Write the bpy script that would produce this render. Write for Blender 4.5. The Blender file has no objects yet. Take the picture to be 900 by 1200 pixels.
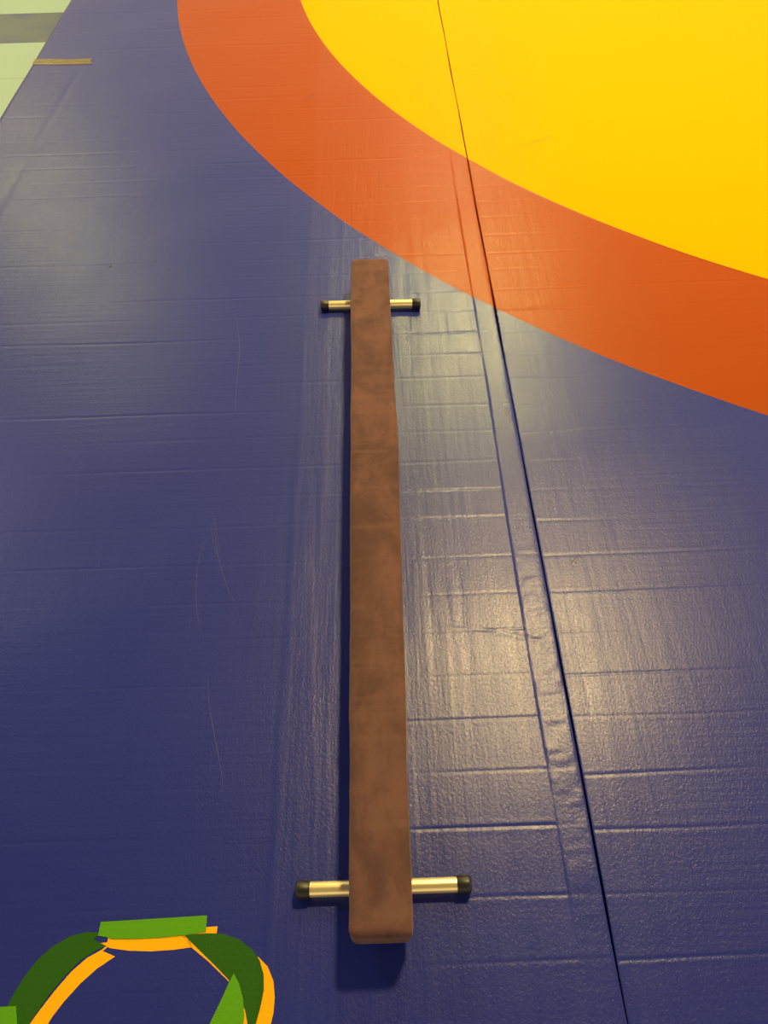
import bpy, bmesh, math, random
import numpy as np
from mathutils import Vector, Matrix

random.seed(7)
C = bpy.context.scene.collection
sc = bpy.context.scene

# ------------------------------------------------------------------ camera
H = 1.65                                     # height of the lens above the mat
FPX, PITCH, ROLL = 920.26, 0.91763, -0.03001  # focal length in px of the 900x1200 frame

cam_d = bpy.data.cameras.new('camera')
cam = bpy.data.objects.new('camera', cam_d)
C.objects.link(cam)
cam_d.sensor_fit = 'VERTICAL'
cam_d.sensor_height = 24.0
cam_d.sensor_width = 18.0
cam_d.lens = 24.0 * FPX / 1200.0
cam_d.clip_start = 0.02
cam.matrix_world = (Matrix.Translation((0, 0, H)) @ Matrix.Rotation(math.pi / 2 - PITCH, 4, 'X')
                    @ Matrix.Rotation(ROLL, 4, 'Z'))
sc.camera = cam


def ground(px, py, z=0.0):
    """where the photo's pixel lies on a level surface of height z (survey of the mat)"""
    x = (px - 450) / FPX
    y = -(py - 600) / FPX
    c, s = math.cos(ROLL), math.sin(ROLL)
    x, y = c * x - s * y, s * x + c * y
    cp, sp = math.cos(PITCH), math.sin(PITCH)
    r = (x, cp + y * sp, -sp + y * cp)
    k = (H - z) / -r[2]
    return (r[0] * k, r[1] * k)


# ------------------------------------------------------------------ helpers
def link(name, me, parent=None, mats=(), label=None, cat=None, group=None, kind=None, loc=None):
    o = bpy.data.objects.new(name, me)
    C.objects.link(o)
    if parent:
        o.parent = parent
    if loc:
        o.location = loc
    for m in mats:
        me.materials.append(m)
    if label:
        o['label'] = label
    if cat:
        o['category'] = cat
    if group:
        o['group'] = group
    if kind:
        o['kind'] = kind
    return o


def smooth(me):
    me.polygons.foreach_set('use_smooth', np.ones(len(me.polygons), dtype=bool))


class Mat:
    def __init__(self, name):
        self.m = bpy.data.materials.new(name)
        self.m.use_nodes = True
        self.t = self.m.node_tree
        self.b = self.t.nodes['Principled BSDF']

    def n(self, kind, **kw):
        nd = self.t.nodes.new(kind)
        for k, v in kw.items():
            if k.startswith('i_'):
                nd.inputs[k[2:].replace('_', ' ')].default_value = v
            else:
                setattr(nd, k, v)
        return nd

    def l(self, a, b):
        self.t.links.new(a, b)

    def math(self, op, a, b=None, clamp=False):
        nd = self.n('ShaderNodeMath', operation=op)
        nd.use_clamp = clamp
        for i, v in enumerate((a, b)):
            if v is None:
                continue
            if isinstance(v, (int, float)):
                nd.inputs[i].default_value = v
            else:
                self.l(v, nd.inputs[i])
        return nd.outputs[0]

    def maprange(self, v, a, b, c=0.0, d=1.0):
        nd = self.n('ShaderNodeMapRange')
        nd.interpolation_type = 'SMOOTHSTEP'
        self.l(v, nd.inputs[0])
        for i, q in enumerate((a, b, c, d)):
            nd.inputs[i + 1].default_value = q
        return nd.outputs[0]

    def mix(self, f, a, b):
        nd = self.n('ShaderNodeMix', data_type='RGBA')
        for i, v in ((0, f), (6, a), (7, b)):
            if isinstance(v, (int, float, tuple)):
                nd.inputs[i].default_value = v
            else:
                self.l(v, nd.inputs[i])
        return nd.outputs[2]

    def noise(self, vec, scale, detail=3.0, rough=0.5, dist=0.0):
        nd = self.n('ShaderNodeTexNoise')
        nd.inputs['Scale'].default_value = scale
        nd.inputs['Detail'].default_value = detail
        nd.inputs['Roughness'].default_value = rough
        nd.inputs['Distortion'].default_value = dist
        self.l(vec, nd.inputs['Vector'])
        return nd.outputs['Fac']

    def coords(self):
        return self.n('ShaderNodeTexCoord').outputs['Object']

    def stretch(self, vec, s, rot=(0, 0, 0)):
        nd = self.n('ShaderNodeMapping')
        nd.inputs['Scale'].default_value = s
        nd.inputs['Rotation'].default_value = rot
        self.l(vec, nd.inputs['Vector'])
        return nd.outputs[0]

    def bump(self, h, dist, strength=1.0, normal=None):
        nd = self.n('ShaderNodeBump')
        nd.inputs['Strength'].default_value = strength
        nd.inputs['Distance'].default_value = dist
        self.l(h, nd.inputs['Height'])
        if normal is not None:
            self.l(normal, nd.inputs['Normal'])
        return nd.outputs[0]


# circle printed on the mat
CX, CY, R_IN, R_OUT = 1.95562 * H, 3.21251 * H, 2.20454 * H, 2.5965 * H

BLUE = (0.015, 0.023, 0.200, 1)
BLUE2 = (0.018, 0.027, 0.220, 1)
ORANGE = (0.28, 0.048, 0.0005, 1)
YELLOW = (0.68, 0.315, 0.0003, 1)


def vinyl(name, painted=None, spec=0.28, rough=0.33):
    """glossy embossed vinyl; painted=None gives the blue field with the orange ring and yellow disc"""
    k = Mat(name)
    co = k.coords()
    sep = k.n('ShaderNodeSeparateXYZ')
    k.l(co, sep.inputs[0])
    X, Y = sep.outputs[0], sep.outputs[1]
    blot = k.noise(co, 3.0, 4)
    if painted is None:
        d = k.n('ShaderNodeVectorMath', operation='DISTANCE')
        flat = k.n('ShaderNodeCombineXYZ')
        k.l(X, flat.inputs[0])
        k.l(Y, flat.inputs[1])
        k.l(flat.outputs[0], d.inputs[0])
        d.inputs[1].default_value = (CX, CY, 0)
        dist = d.outputs['Value']
        f_or = k.math('LESS_THAN', dist, R_OUT)
        f_ye = k.math('LESS_THAN', dist, R_IN)
        col = k.mix(blot, BLUE, BLUE2)
        col = k.mix(f_or, col, ORANGE)
        col = k.mix(f_ye, col, YELLOW)
        relief = k.maprange(f_ye, 0, 1, 1.0, 0.25)
    else:
        col = k.mix(blot, painted, tuple(c * 1.08 for c in painted[:3]) + (1,))
        k.b.inputs['Specular IOR Level'].default_value = spec
        relief = None
    k.l(col, k.b.inputs['Base Color'])
    # the polished strip beside the seam: finished a little glossier and streaked lengthwise
    wob = k.math('MULTIPLY', k.math('SUBTRACT', k.noise(co, 2.0, 1), 0.5), 0.03)
    xb = k.math('ADD', X, wob)
    strip = k.maprange(xb, -0.262, -0.228)
    strip_r = k.maprange(X, 0.34, 0.85, 1.0, 0.0)
    strip = k.math('MULTIPLY', strip, strip_r)
    streak = k.noise(k.stretch(co, (26, 1.6, 1)), 1.0, 3, 0.55)
    streak2 = k.noise(k.stretch(co, (11, 4.5, 1), (0, 0, 0.35)), 1.0, 3, 0.6)
    rough_n = k.noise(co, 9.0, 5, 0.6)
    r = k.math('ADD', rough - 0.03, k.math('MULTIPLY', rough_n, 0.07))
    r = k.math('SUBTRACT', r, k.math('MULTIPLY', strip, 0.03))
    r = k.math('ADD', r, k.math('MULTIPLY', k.math('MULTIPLY', k.math('SUBTRACT', streak, 0.5), strip), 0.12))
    k.l(r, k.b.inputs['Roughness'])
    if painted is None:
        sv = k.math('MULTIPLY_ADD', strip, 0.11)
        sv.node.inputs[2].default_value = spec
        sv = k.math('MULTIPLY', sv, k.maprange(f_or, 0, 1, 1.0, 0.36))
        sv = k.math('MULTIPLY', sv, k.maprange(f_ye, 0, 1, 1.0, 0.04))
        k.l(sv, k.b.inputs['Specular IOR Level'])
    # relief: leather grain, lengthwise streaks, soft puckers
    grain = k.noise(k.stretch(co, (1.5, 1.0, 1), (0, 0, 0.3)), 145.0, 4, 0.6, 0.5)
    fine = k.noise(co, 330.0, 2, 0.5)
    inband = k.maprange(strip, 0, 1, 0.25, 1.0)
    b1 = k.bump(k.math('MULTIPLY', streak, inband), 0.0016, 1.0)
    b2 = k.bump(k.math('MULTIPLY', streak2, inband), 0.0009, 1.0, b1)
    weft = k.noise(k.stretch(co, (3.0, 70, 1)), 1.0, 4, 0.6)
    b2 = k.bump(k.math('MULTIPLY', weft, k.maprange(strip, 0, 1, 1.0, 0.15)), 0.0006, 1.0, b2)
    b3 = k.bump(grain, 0.00056, 1.0, b2)
    b4 = k.bump(fine, 0.00010, 1.0, b3)
    k.l(b4, k.b.inputs['Normal'])
    if relief is not None:
        for nd in k.t.nodes:
            if nd.bl_idname == 'ShaderNodeBump':
                k.l(relief, nd.inputs['Strength'])
    return k.m


m_mat = vinyl('printed_vinyl')
m_lgreen = vinyl('light_green_print', (0.085, 0.28, 0.009, 1), 0.2)
m_dgreen = vinyl('dark_green_print', (0.020, 0.090, 0.007, 1), 0.2)
m_amber = vinyl('amber_print', (0.85, 0.38, 0.003, 1), 0.2)

# ------------------------------------------------------------------ mat relief
rng = np.random.RandomState(3)


def wave(seed, x, y, fx, fy, n=9):
    r = np.random.RandomState(seed)
    s = np.zeros(np.broadcast(x, y).shape)
    for _ in range(n):
        a, b = r.normal(0, fx), r.normal(0, fy)
        s = s + np.cos(a * x + b * y + r.uniform(0, 6.283))
    return s / math.sqrt(n / 2.0)


def seam_x(y):
    return 0.4025 - 0.0085 * y


def left_x(y):
    return -1.70 + 0.0215 * y


G_LEFT = [-0.10, 0.005, 0.108, .217, .326, .454, .569, .686, .785, .9, 1.003, 1.115, 1.234, 1.332, 1.433, 1.545,
          1.651, 1.77, 1.874, 1.976, 2.087, 2.187, 2.30, 2.40, 2.51, 2.62, 2.735, 2.845, 2.95, 3.06, 3.17, 3.28, 3.39,
          3.50, 3.61, 3.72, 3.83, 3.94, 4.05, 4.16, 4.27, 4.38, 4.49, 4.60]
G_RIGHT = [-0.10, 0.0, 0.10, .210, .322, .441, .553, .677, .779, .888, 1.002, 1.106, 1.218, 1.32, 1.423, 1.533, 1.642,
           1.756, 1.86, 1.97, 2.08, 2.19, 2.301, 2.396, 2.507, 2.62, 2.723, 2.834, 2.94, 3.05, 3.16, 3.27, 3.38]


def relief(x, y, side):
    """height of the vinyl over the foam: dents across the mat, hem crease, puckers by the seam"""
    x = np.asarray(x, float)
    y = np.asarray(y, float)
    z = np.zeros(np.broadcast(x, y).shape)
    dist = np.hypot(x - CX, y - CY)
    calm = np.where(dist < R_IN, 0.12, 1.0)
    u = x - seam_x(y)                       # <0 on the left mat
    hem = u + 0.070                         # 0 at the crease
    for i, yk in enumerate(G_LEFT if side < 0 else G_RIGHT):
        sel_w = 0.0034 + 0.0009 * max(0.0, yk)
        slope = 0.004 if side < 0 else 0.012
        r = np.random.RandomState(40 + i + (100 if side > 0 else 0))
        wob = 0.0016 * wave(200 + i + side * 50, x, 0 * x, 5, 0.1, 4)
        yy = yk + slope * (x - 0.35) + wob
        m = 0.55 + 0.45 * wave(300 + i + side * 50, x, 0 * x, 6.0, 0.1, 5)
        near = (1 / (1 + np.exp(-(x - 0.08) / 0.02))) * np.exp(-np.clip(u - 0.08, 0, None) / 0.12)
        m = np.clip(m, 0.06 + 0.52 * near, 1.3)
        if side < 0:
            # strongest between the beam and the hem, fading towards the far left
            m = m * (0.50 + 0.50 / (1 + np.exp(-(x - 0.06) / 0.05)))
            m = m * np.where(hem > 0, 0.25, 1.0)
        else:
            m = m * (0.30 + 0.70 * np.exp(-np.clip(u, 0, None) / 0.45))
        if yk > 2.4:
            m = m * 0.85
        A = (0.00068 + 0.00035 * max(0.0, yk - 1.2)) * r.uniform(0.7, 1.25)
        d = (y - yy) / sel_w
        z = z - A * m * (np.exp(-d * d) - 0.3 * np.exp(-(d / 3.2) ** 2))
    if side < 0:
        # hem crease
        cw = 0.0045
        cx = hem + 0.0022 * wave(11, 0 * x, y, 0.1, 9, 5)
        amp = 0.0016 * np.clip(0.85 + 0.3 * wave(12, 0 * x, y, 0.1, 12, 5), 0.25, 1.4) * np.clip((3.15 - y) / 0.25, 0, 1)
        amp = amp * np.clip((y - 0.20) / 0.25, 0.15, 1)
        z = z - 0.35 * amp * np.exp(-(cx / cw) ** 2) + 0.95 * amp * (1 / (1 + np.exp(-cx / 0.0013)) - 1 / (1 + np.exp(-(cx - 0.066) / 0.006)))
        # puckered hem strip
        inside = np.clip(hem / 0.012, 0, 1) * np.clip(-u / 0.008, 0.3, 1)
        puck = wave(13, x, y, 60, 130, 14) * 0.00020 + wave(14, x, y, 40, 45, 10) * 0.00030
        fade = np.exp(-((y - 0.75) / 0.45) ** 2)
        z = z + inside * np.clip(puck, -0.0004, 0.0006) * fade * (hem > 0)
        z = z + 0.0 * inside
        # slanting dent near the crease
        p0, p1 = ground(503, 725), ground(640, 752)
        dx, dy = p1[0] - p0[0], p1[1] - p0[1]
        L = math.hypot(dx, dy)
        t = ((x - p0[0]) * dx + (y - p0[1]) * dy) / L
        n = ((x - p0[0]) * dy - (y - p0[1]) * dx) / L
        z = z - 0.0007 * np.exp(-(n / 0.007) ** 2) * np.clip(t / 0.05, 0, 1) * np.clip((L - t) / 0.03, 0, 1)
        # fold near the far left border
        q = x - (-1.372 - 0.054 * (4.0 - y))
        z = z - 0.0016 * np.exp(-(q / 0.010) ** 2) * np.clip((4.0 - y) / 0.2, 0, 1)
    # rounded lips along the seam
    z = z - 0.0024 * np.exp(-(np.abs(u) / 0.0026))
    # soft swelling of the foam
    z = z + 0.0006 * wave(21, x, y, 9, 9, 8)
    return z * calm


def steps(*spans):
    out = []
    for a, b, d in spans:
        n = max(1, int(round((b - a) / d)))
        out += list(a + (b - a) * np.arange(n) / n)
    out.append(spans[-1][1])
    return np.array(out)


MAT_T = 0.05
Y_EDGES = steps((-1.2, -0.3, 0.1), (-0.3, 0.05, 0.0025), (0.05, 1.2, 0.0019), (1.2, 2.5, 0.0027), (2.5, 3.5, 0.004),
                (3.5, 5.1, 0.009), (5.1, 11.0, 0.1))


def mat_panel(name, side, label):
    # columns given as distance from the seam (u)
    if side < 0:
        U = -steps((0.0018, 0.016, 0.0014), (0.016, 0.055, 0.003), (0.055, 0.085, 0.0017), (0.085, 0.55, 0.010),
                   (0.55, 2.0, 0.013))[::-1]
    else:
        U = steps((0.0022, 0.016, 0.0014), (0.016, 0.5, 0.008), (0.5, 2.3, 0.013), (2.3, 7.6, 0.2))
    ny, nx = len(Y_EDGES), len(U)
    Yg, Ug = np.meshgrid(Y_EDGES, U, indexing='ij')
    gap = 0.0013 * wave(31 + side, 0 * Yg, Yg, 0.1, 7, 5)
    gap = np.clip(gap, -0.0012, 0.0035) * np.exp(-np.abs(Ug) / 0.03)
    if side < 0:
        # the outer border is not quite parallel to the seam
        t = (Ug - U[-1]) / (U[0] - U[-1])
        Xg = seam_x(Yg) + U[-1] + t * (left_x(Yg) - seam_x(Yg) - U[-1]) - gap
    else:
        Xg = seam_x(Yg) + Ug + gap * 0.6
    Zg = relief(Xg, Yg, side)
    # round the outer rim
    co = np.stack([Xg, Yg, Zg], -1).reshape(-1, 3)
    idx = np.arange(ny * nx).reshape(ny, nx)
    quads = np.stack([idx[:-1, :-1], idx[:-1, 1:], idx[1:, 1:], idx[1:, :-1]], -1).reshape(-1, 4)
    # skirt down to the floor
    ring = np.concatenate([idx[0, :], idx[1:, -1], idx[-1, -2::-1], idx[-2:0:-1, 0]])
    base = co[ring].copy()
    base[:, 2] = -MAT_T
    n0 = len(co)
    co = np.concatenate([co, base])
    nr = len(ring)
    a = np.arange(nr)
    b = (a + 1) % nr
    sk = np.stack([ring[a], n0 + a, n0 + b, ring[b]], -1)
    quads = np.concatenate([quads, sk]).astype(np.int32)
    me = bpy.data.meshes.new(name)
    me.vertices.add(len(co))
    me.vertices.foreach_set('co', co.astype(np.float32).ravel())
    me.loops.add(quads.size)
    me.loops.foreach_set('vertex_index', quads.ravel())
    me.polygons.add(len(quads))
    me.polygons.foreach_set('loop_start', (np.arange(len(quads)) * 4).astype(np.int32))
    me.update(calc_edges=True)
    me.validate()
    sm = np.ones(len(quads), dtype=bool)
    sm[-nr:] = False
    me.polygons.foreach_set('use_smooth', sm)
    return link(name, me, None, (m_mat,), label, 'mat')


mat_l = mat_panel('wrestling_mat', -1,
                  'blue wrestling mat panel left of the black seam, under the beam, with printed emblem')
mat_r = mat_panel('wrestling_mat', 1,
                  'wrestling mat panel right of the black seam, carrying most of the yellow circle')

# ------------------------------------------------------------------ printed emblem (part of the left panel)
def e(pts):
    return [ground(x / 2.647, y / 2.647 + 1040) for x, y in pts]


def drape(name, polys, mats, side=-1, parent=None, label=None, step=0.0025, xstep=0.015, lift=0.00025):
    vs_all, fs_all, mi_all = [], [], []
    for pts, mi, layer in polys:
        bm = bmesh.new()
        f = bm.faces.new([bm.verts.new((p[0], p[1], 0)) for p in pts])
        bm.normal_update()
        if f.normal.z < 0:
            f.normal_flip()
        bmesh.ops.triangulate(bm, faces=[f])
        for ax, st in ((1, step), (0, xstep)):
            lo = min(p[ax] for p in pts)
            hi = max(p[ax] for p in pts)
            t = math.floor(lo / st) * st + st
            while t < hi:
                co = [0, 0, 0]
                no = [0, 0, 0]
                co[ax] = t
                no[ax] = 1
                bmesh.ops.bisect_plane(bm, geom=bm.verts[:] + bm.edges[:] + bm.faces[:], plane_co=co, plane_no=no,
                                       dist=1e-6)
                t += st
        bm.normal_update()
        bm.verts.index_update()
        arr = np.array([v.co[:] for v in bm.verts])
        arr[:, 2] = relief(arr[:, 0], arr[:, 1], side) + lift + layer * 0.00025
        o = len(vs_all)
        vs_all += [tuple(map(float, a)) for a in arr]
        for f in bm.faces:
            ids = [o + v.index for v in f.verts]
            fs_all.append(ids if f.normal.z > 0 else ids[::-1])
            mi_all.append(mi)
        bm.free()
    me = bpy.data.meshes.new(name)
    me.from_pydata(vs_all, [], fs_all)
    o = link(name, me, parent, mats, label)
    me.polygons.foreach_set('material_index', mi_all)
    smooth(me)
    return o


emblem = [
    # amber band behind: left sweep, closing under the frame like a letter O
    (e([(332, 178), (316, 193), (270, 218), (220, 262), (170, 320), (120, 385), (88, 430), (72, 490),
        (118, 490), (148, 424), (165, 397), (200, 352), (250, 297), (300, 252), (357, 214), (318, 197),
        (334, 184)]), 2, 0),
    # amber top bar
    (e([(336, 150), (333, 170), (312, 172), (340, 188), (400, 196), (470, 198), (540, 193), (597, 185), (580, 140),
        (450, 140)]), 2, 0),
    (e([(560, 130), (675, 120), (672, 142), (575, 150)]), 2, 0),
    # amber hairline along the inner side of the right sweep
    (e([(560, 146), (594, 186), (640, 224), (690, 272), (712, 294), (716, 284), (668, 236), (620, 192), (580, 146)]), 2, 0),
    # amber right sweep
    (e([(800, 214), (830, 245), (848, 290), (852, 340), (848, 390), (838, 430), (818, 490), (765, 490), (790, 424), (780, 300)]), 2, 0),
    (e([(752, 365), (760, 374), (783, 430), (770, 470), (745, 470)]), 2, 1),
    # dark green left sweep
    (e([(304, 150), (318, 148), (302, 139), (270, 138), (220, 150), (170, 178), (120, 220), (80, 270), (45, 325), (22, 370),
        (0, 440), (-8, 490), (66, 490), (92, 422), (112, 392), (152, 334), (202, 274), (250, 226), (300, 194),
        (330, 182), (290, 160)]), 1, 2),
    # dark green right sweep
    (e([(572, 148), (640, 142), (690, 143), (740, 160), (780, 190), (805, 225), (818, 270), (818, 320), (808, 370),
        (795, 418), (775, 470), (760, 380), (735, 330), (708, 285), (665, 240), (620, 196)]), 1, 2),
    # light green top bar
    (e([(313, 107), (643, 87), (639, 138), (570, 149), (500, 156), (420, 160), (345, 160), (330, 154), (304, 150)]), 0, 4),
    # light green blade
    (e([(725, 266), (742, 298), (754, 345), (758, 400), (752, 440), (745, 520), (600, 520), (650, 424), (690, 340),
        (712, 292)]), 0, 4),
    # light green block at the left border
    (e([(-30, 372), (50, 368), (55, 440), (58, 520), (-40, 520)]), 0, 4),
]
# the ring goes on below the photo's border the same way
YC = ground(170, 490 / 2.647 + 1040)[1]
lower = [([(x, 2 * YC - y) for x, y in emblem[i][0]], emblem[i][1], emblem[i][2]) for i in (0, 1, 4, 6, 7, 8)]
drape('printed_emblem', emblem + lower, (m_lgreen, m_dgreen, m_amber), parent=mat_l,
      label='printed ring emblem in light green, dark green and amber')

# ------------------------------------------------------------------ scuffs
ks = Mat('scuffed_vinyl')
ks.b.inputs['Base Color'].default_value = (0.045, 0.052, 0.20, 1)
ks.b.inputs['Roughness'].default_value = 0.5
ks2 = Mat('dirt')
ks2.b.inputs['Base Color'].default_value = (0.012, 0.012, 0.015, 1)
ks2.b.inputs['Roughness'].default_value = 0.7


def ribbon(px, w, z=0.0):
    pts = [Vector(ground(*p)) for p in px]
    # resample smoothly
    fine = []
    for i in range(len(pts) - 1):
        p0 = pts[max(i - 1, 0)]
        p1, p2 = pts[i], pts[i + 1]
        p3 = pts[min(i + 2, len(pts) - 1)]
        for s in range(6):
            t = s / 6
            fine.append(0.5 * ((2 * p1) + (p2 - p0) * t + (2 * p0 - 5 * p1 + 4 * p2 - p3) * t * t
                               + (3 * p1 - p0 - 3 * p2 + p3) * t ** 3))
    fine.append(pts[-1])
    L, R = [], []
    n = len(fine)
    for i, p in enumerate(fine):
        d = (fine[min(i + 1, n - 1)] - fine[max(i - 1, 0)]).normalized()
        nn = Vector((-d.y, d.x))
        ww = w * (0.25 + 0.75 * math.sin(math.pi * min(0.97, max(0.03, i / (n - 1))))) / 2
        L.append(p + nn * ww)
        R.append(p - nn * ww)
    return L, R


def scuffs(name, all_lines, side, parent, mat):
    for one in all_lines:
        scuff(name, [one], side, parent, mat)


def scuff(name, lines, side, parent, mat):
    vs, fs = [], []
    for px, w in lines:
        L, R = ribbon(px, w)
        o = len(vs)
        for a, b in zip(L, R):
            for p in (a, b):
                vs.append((p.x, p.y, float(relief(p.x, p.y, side)) + 0.0003))
        for i in range(len(L) - 1):
            fs.append((o + 2 * i, o + 2 * i + 1, o + 2 * i + 3, o + 2 * i + 2))
    me = bpy.data.meshes.new(name)
    me.from_pydata(vs, [], fs)
    smooth(me)
    bm = bmesh.new()
    bm.from_mesh(me)
    bmesh.ops.recalc_face_normals(bm, faces=bm.faces)
    for f in bm.faces:
        if f.normal.z < 0:
            f.normal_flip()
    bm.to_mesh(me)
    bm.free()
    return link(name, me, parent, (mat,))


def q(pts, ox=160, oy=560, k=3.0):
    return [(ox + a / k, oy + b / k) for a, b in pts]


scuffs('scuff_mark', [
    (q([(250, 200), (225, 270), (212, 340), (210, 440), (220, 510), (240, 580)]), 0.0011),
    (q([(250, 690), (255, 790), (275, 910), (298, 1030), (302, 1100)]), 0.0013),
    (q([(268, 125), (278, 220), (290, 290), (322, 390), (352, 455)]), 0.0011),
    (q([(274, 130), (284, 210), (296, 280)]), 0.0009),
    (q([(262, 160), (270, 230), (280, 270)]), 0.0008),
    (q([(825, 650), (838, 720), (842, 790), (832, 900), (826, 1000)], 0, 150), 0.0014),
    (q([(390, 292), (405, 284), (425, 280)], 200, 0, 2.5), 0.0025),
], -1, mat_l, ks.m)
scuffs('dirt_speck', [
    ([(128.3, 312), (129.5, 312.6), (130.6, 313)], 0.012),
    ([(222, 716), (221.7, 717.5)], 0.002),
], -1, mat_l, ks2.m)
scuffs('scuff_mark', [
    ([(667, 662), (674, 655), (682, 648)], 0.0014),
    ([(672, 665), (676, 657), (679, 650)], 0.0010),
    ([(612, 171), (628, 166), (648, 160)], 0.0016),
], 1, mat_r, ks2.m)

# ------------------------------------------------------------------ brown tape at the border
kt = Mat('brown_tape')
co = kt.coords()
kt.l(kt.mix(kt.maprange(kt.noise(kt.stretch(co, (14, 60, 1)), 1.0, 4), 0.35, 0.7), (0.07, 0.045, 0.002, 1),
            (0.14, 0.092, 0.005, 1)), kt.b.inputs['Base Color'])
kt.b.inputs['Roughness'].default_value = 0.3
kt.l(kt.bump(kt.noise(kt.stretch(co, (10, 60, 1)), 1.0, 3), 0.002), kt.b.inputs['Normal'])
tape_pts = [(38.5, 73.5), (41, 69.2), (60, 69), (80, 69.3), (108.5, 68.6), (106.5, 71.5), (108, 75.3), (85, 75.6), (60, 75.6), (38, 75.8)]
bm = bmesh.new()
top = [ground(*p) for p in tape_pts]
vs = [bm.verts.new((p[0], p[1], float(relief(p[0], p[1], -1)) + 0.0012)) for p in top]
f = bm.faces.new(vs)
if f.normal.z < 0:
    f.normal_flip()
ex = bmesh.ops.extrude_face_region(bm, geom=[f])
for v in [g for g in ex['geom'] if isinstance(g, bmesh.types.BMVert)]:
    v.co.z -= 0.0010
bmesh.ops.recalc_face_normals(bm, faces=bm.faces)
me = bpy.data.meshes.new('tape_strip')
bm.to_mesh(me)
bm.free()
tape = link('tape_strip', me, None, (kt.m,), 'short strip of shiny brown tape stuck at the left border of the mat', 'tape')

# ------------------------------------------------------------------ hall floor with its grey painted stripe
kf = Mat('hall_floor')
co = kf.coords()
sep = kf.n('ShaderNodeSeparateXYZ')
kf.l(co, sep.inputs[0])
ya = ground(20, 16, -MAT_T)[1]
yb = ground(20, 50.5, -MAT_T)[1]
yj = ground(12, 92, -MAT_T)[1]
inb = kf.math('MULTIPLY', kf.math('GREATER_THAN', sep.outputs[1], yb), kf.math('LESS_THAN', sep.outputs[1], ya))
stre = kf.maprange(kf.noise(kf.stretch(co, (2.2, 5.0, 1), (0, 0, 0.5)), 1.6, 3), 0.42, 0.62)
grey = kf.mix(stre, (0.045, 0.072, 0.10, 1), (0.028, 0.045, 0.14, 1))
pale = kf.mix(kf.noise(co, 4.0, 3), (0.215, 0.325, 0.29, 1), (0.23, 0.345, 0.305, 1))
jd = kf.math('ABSOLUTE', kf.math('SUBTRACT', sep.outputs[1], yj))
pale = kf.mix(kf.math('LESS_THAN', jd, 0.004), pale, (0.16, 0.23, 0.19, 1))
kf.l(kf.mix(inb, pale, grey), kf.b.inputs['Base Color'])
kf.b.inputs['Roughness'].default_value = 0.45
bm = bmesh.new()
bmesh.ops.create_cube(bm, size=1.0)
for v in bm.verts:
    v.co = Vector((v.co.x * 34, v.co.y * 34 + 6, v.co.z * 0.1 - MAT_T - 0.05))
me = bpy.data.meshes.new('floor')
bm.to_mesh(me)
bm.free()
link('floor', me, None, (kf.m,), kind='structure')

# ------------------------------------------------------------------ balance beam
TOP_Z, BOT_Z = 0.120, 0.036
km = Mat('brown_suede')
co = km.coords()
n1 = km.noise(km.stretch(co, (9, 5, 9)), 1.0, 5, 0.62, 0.4)
n2 = km.noise(co, 38.0, 5, 0.65)
n3 = km.noise(co, 420.0, 2, 0.6)
n4 = km.noise(km.stretch(co, (3, 34, 3)), 1.0, 3, 0.5)
c1 = km.mix(km.maprange(n1, 0.36, 0.66), (0.078, 0.039, 0.038, 1), (0.136, 0.067, 0.059, 1))
c2 = km.mix(km.math('MULTIPLY', km.maprange(n2, 0.48, 0.72), 0.45), c1, (0.080, 0.040, 0.033, 1))
c3 = km.mix(km.math('MULTIPLY', km.maprange(n4, 0.55, 0.75), 0.3), c2, (0.17, 0.088, 0.068, 1))
km.l(c3, km.b.inputs['Base Color'])
km.b.inputs['Roughness'].default_value = 0.92
km.b.inputs['Specular IOR Level'].default_value = 0.15
km.b.inputs['Sheen Weight'].default_value = 0.22
km.b.inputs['Sheen Roughness'].default_value = 0.45
km.b.inputs['Sheen Tint'].default_value = (0.80, 0.60, 0.50, 1)
bb = km.bump(n2, 0.0012)
km.l(km.bump(n3, 0.0005, 1.0, bb), km.b.inputs['Normal'])

Y0, Y1 = 0.243, 2.222
BX, BY = -0.026, (0.344 + 2.11) / 2
beam = bpy.data.objects.new('balance_beam', None)
C.objects.link(beam)
beam.location = (BX, BY, 0)
beam['label'] = 'long low balance beam covered in brown suede, lying on the blue mat'
beam['category'] = 'balance beam'


def right_edge(y):
    return np.interp(y, [.24, .35, .54, .75, .93, 1.2, 1.40, 1.65, 1.9, 2.22],
                     [.0290, .0300, .0318, .0345, .0370, .0408, .0432, .0405, .0390, .0385])


def left_edge(y):
    return np.interp(y, [.24, .6, 1.2, 1.8, 2.22], [-.0845, -.0838, -.0838, -.0833, -.0833])


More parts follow.
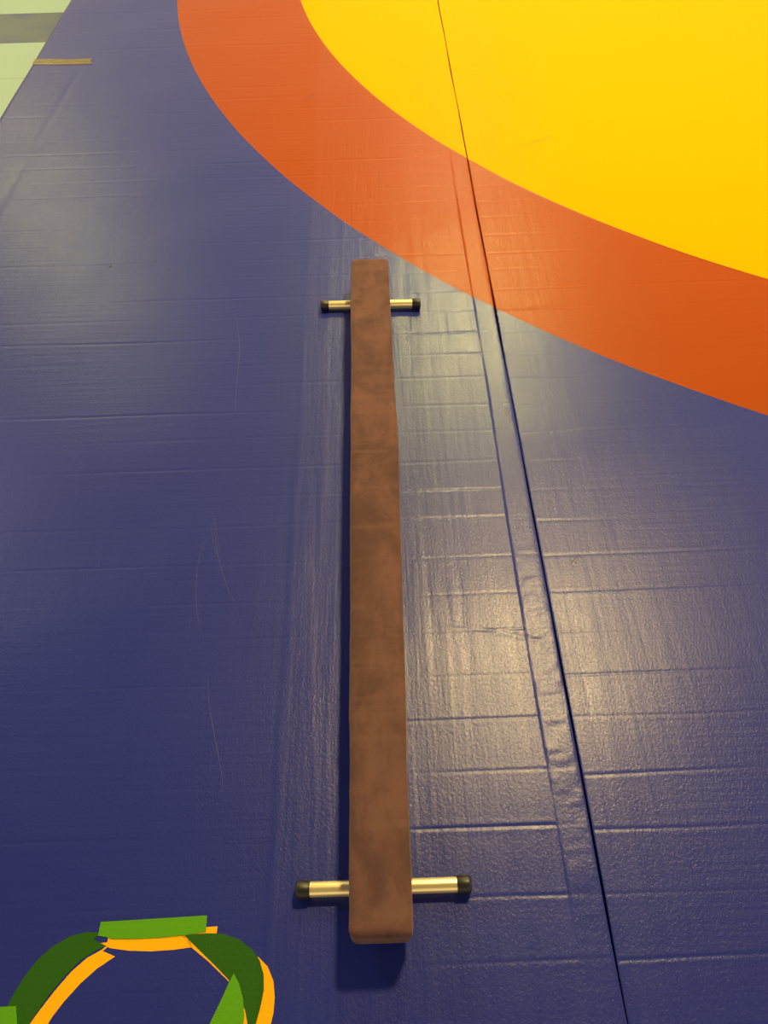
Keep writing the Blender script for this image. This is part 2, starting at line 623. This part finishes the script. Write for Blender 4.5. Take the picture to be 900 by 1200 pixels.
def rounded_beam():
    # points of a subdivided box pulled onto a rounded box, then fitted to the measured outline
    nx, ny, nz = 14, 230, 10
    hx, hy, hz = 0.06, (Y1 - Y0) / 2, (TOP_Z - BOT_Z) / 2
    bm = bmesh.new()
    cache = {}
    def lin(n, h, r):
        # finer towards the corners
        k = 5
        a = [-h + r * (1 - math.cos(math.pi / 2 * i / k)) for i in range(k)]
        m = [-h + r + (2 * h - 2 * r) * i / (n - 1) for i in range(n)]
        return a + m + [-t for t in reversed(a)]
    r = 0.0165
    xs, ys, zs = lin(nx, hx, r), lin(ny, hy, r), lin(nz, hz, r)
    def vert(i, j, k):
        key = (i, j, k)
        if key not in cache:
            p = Vector((xs[i], ys[j], zs[k]))
            c = Vector((max(-hx + r, min(hx - r, p.x)), max(-hy + r, min(hy - r, p.y)), max(-hz + r, min(hz - r, p.z))))
            d = p - c
            if d.length > 1e-9:
                p = c + d.normalized() * r
            cache[key] = bm.verts.new(p)
        return cache[key]
    NX, NY, NZ = len(xs) - 1, len(ys) - 1, len(zs) - 1
    for j in range(NY):
        for i in range(NX):
            for k, fl in ((0, 1), (NZ, 0)):
                v = [vert(i, j, k), vert(i + 1, j, k), vert(i + 1, j + 1, k), vert(i, j + 1, k)]
                bm.faces.new(v[::-1] if fl else v)
        for k in range(NZ):
            for i, fl in ((0, 1), (NX, 0)):
                v = [vert(i, j, k), vert(i, j + 1, k), vert(i, j + 1, k + 1), vert(i, j, k + 1)]
                bm.faces.new(v[::-1] if fl else v)
    for i in range(NX):
        for k in range(NZ):
            for j, fl in ((0, 0), (NY, 1)):
                v = [vert(i, j, k), vert(i + 1, j, k), vert(i + 1, j, k + 1), vert(i, j, k + 1)]
                bm.faces.new(v[::-1] if fl else v)
    bmesh.ops.recalc_face_normals(bm, faces=bm.faces)
    bm.normal_update()
    P = np.array([v.co[:] for v in bm.verts])
    N = np.array([v.normal[:] for v in bm.verts])
    yw = P[:, 1] + (Y0 + Y1) / 2
    lump = (0.00055 * wave(61, P[:, 0] * 1.0 + P[:, 2] * 1.5, yw, 30, 22, 10)
            + 0.00030 * wave(62, P[:, 0] + P[:, 2], yw, 60, 70, 12))
    # gathered folds of the cover along the right edge, a third of the way from the far end
    fold = 0.0011 * np.exp(-((yw - 1.52) / 0.16) ** 2) * np.clip((P[:, 0] - 0.02) / 0.03, 0, 1) \
        * wave(63, P[:, 2], yw, 30, 90, 8)
    P = P + N * (lump + fold)[:, None]
    t = (P[:, 0] + hx) / (2 * hx)
    X = left_edge(yw) + t * (right_edge(yw) - left_edge(yw))
    for v, x, y, z in zip(bm.verts, X, yw, P[:, 2] + (TOP_Z + BOT_Z) / 2):
        v.co = (x - BX, y - BY, z)
        
    me = bpy.data.meshes.new('suede_cover')
    bm.to_mesh(me)
    bm.free()
    smooth(me)
    return me


link('suede_cover', rounded_beam(), beam, (km.m,))

kc = Mat('polished_metal')
kc.b.inputs['Base Color'].default_value = (1.0, 0.83, 0.42, 1)
kc.b.inputs['Metallic'].default_value = 0.7
kc.b.inputs['Roughness'].default_value = 0.26
kr = Mat('black_rubber')
kr.b.inputs['Base Color'].default_value = (0.012, 0.012, 0.012, 1)
kr.b.inputs['Roughness'].default_value = 0.42
kb = Mat('dark_steel')
kb.b.inputs['Base Color'].default_value = (0.05, 0.05, 0.05, 1)
kb.b.inputs['Metallic'].default_value = 0.8
kb.b.inputs['Roughness'].default_value = 0.4


def lathe_x(name, profile, seg=40):
    """profile: (x, radius) pairs turned about the x axis"""
    vs, fs = [], []
    for x, r in profile:
        for s in range(seg):
            a = 2 * math.pi * s / seg
            vs.append((x, r * math.cos(a), r * math.sin(a)))
    for i in range(len(profile) - 1):
        for s in range(seg):
            t = (s + 1) % seg
            fs.append((i * seg + s, i * seg + t, (i + 1) * seg + t, (i + 1) * seg + s))
    fs.append(tuple(range(seg))[::-1])
    fs.append(tuple((len(profile) - 1) * seg + s for s in range(seg)))
    me = bpy.data.meshes.new(name)
    me.from_pydata(vs, [], fs)
    bm = bmesh.new()
    bm.from_mesh(me)
    bmesh.ops.recalc_face_normals(bm, faces=bm.faces)
    bm.to_mesh(me)
    bm.free()
    smooth(me)
    me.set_sharp_from_angle(angle=math.radians(35))
    return me


CAP_R, TUBE_R, CAP_L = 0.0170, 0.0142, 0.027
for (xa, xb, y, rz) in ((-0.1905, 0.1455, 0.344, 0.2), (-0.1875, 0.1400, 2.108, -0.9)):
    w = xb - xa
    h = w / 2
    z = CAP_R + 0.0006
    bar = link('foot_bar', lathe_x('foot_bar', [(-h + 0.004, TUBE_R), (h - 0.004, TUBE_R)]), beam, (kc.m,),
               label='shiny metal tube across the beam', loc=((xa + xb) / 2 - BX, y - BY, z))
    bar.rotation_euler.z = math.radians(rz)
    for s in (-1, 1):
        prof = [(0, CAP_R - 0.004), (0.0012, CAP_R - 0.0018), (0.0035, CAP_R - 0.0003), (0.006, CAP_R),
                (CAP_L - 0.002, CAP_R), (CAP_L, CAP_R - 0.0012), (CAP_L, TUBE_R + 0.0001)]
        prof = [(-s * (h - a) * 1.0 if False else s * (h - a), r) for a, r in prof]
        link('end_cap', lathe_x('end_cap', prof), bar, (kr.m,), label='black rubber cap')
    # bracket plate that screws the tube to the beam
    bm = bmesh.new()
    bmesh.ops.create_cube(bm, size=1.0)
    for v in bm.verts:
        v.co = Vector((v.co.x * 0.05, v.co.y * 0.06, v.co.z * 0.005))
    bmesh.ops.bevel(bm, geom=bm.edges[:], offset=0.001, segments=2, affect='EDGES')
    me = bpy.data.meshes.new('bracket')
    bm.to_mesh(me)
    bm.free()
    link('bracket', me, beam, (kb.m,), loc=(0, y - BY, 0.0345))

# ------------------------------------------------------------------ light of the hall
W = bpy.data.worlds.new('hall_air')
sc.world = W
W.use_nodes = True
nt = W.node_tree
bg = nt.nodes['Background']
tc = nt.nodes.new('ShaderNodeTexCoord')
sp = nt.nodes.new('ShaderNodeSeparateXYZ')
nt.links.new(tc.outputs['Generated'], sp.inputs[0])
ramp = nt.nodes.new('ShaderNodeValToRGB')
nt.links.new(sp.outputs[2], ramp.inputs[0])
cr = ramp.color_ramp
stops = [(0.0, (1.0, 0.78, 0.48)), (0.40, (1.0, 0.78, 0.48)), (0.60, (0.27, 0.23, 0.17)), (0.80, (0.11, 0.10, 0.09)),
         (0.96, (0.05, 0.05, 0.06))]
cr.elements[0].position = stops[0][0]
cr.elements[0].color = stops[0][1] + (1,)
cr.elements[1].position = stops[-1][0]
cr.elements[1].color = stops[-1][1] + (1,)
for p_, c_ in stops[1:-1]:
    cr.elements.new(p_).color = c_ + (1,)
nt.links.new(ramp.outputs[0], bg.inputs[0])
bg.inputs[1].default_value = 1.1


def lamp(x, y, power, size=0.7, col=(1.0, 0.82, 0.46), z=5.0):
    d = bpy.data.lights.new('ceiling_lamp', 'AREA')
    d.shape = 'DISK'
    d.size = size
    d.energy = power
    d.color = col
    o = bpy.data.objects.new('ceiling_lamp', d)
    C.objects.link(o)
    o.location = (x, y, z)


lamp(1.37, 3.3, 410, 0.6, (1.0, 0.71, 0.27))
lamp(1.26, 7.8, 400, 0.6, (1.0, 0.86, 0.28))
lamp(1.45, 12.1, 100)
lamp(-4.4, 9.7, 200, 0.7, (1.0, 0.90, 0.30))
lamp(-5.1, 5.2, 85, 0.6, (0.90, 0.85, 0.85))

vs_ = sc.view_settings
sc.display_settings.display_device = 'sRGB'
vs_.view_transform = 'Standard'
vs_.look = 'None'
vs_.exposure = 0.0
vs_.gamma = 1.0
vs_.use_curve_mapping = False
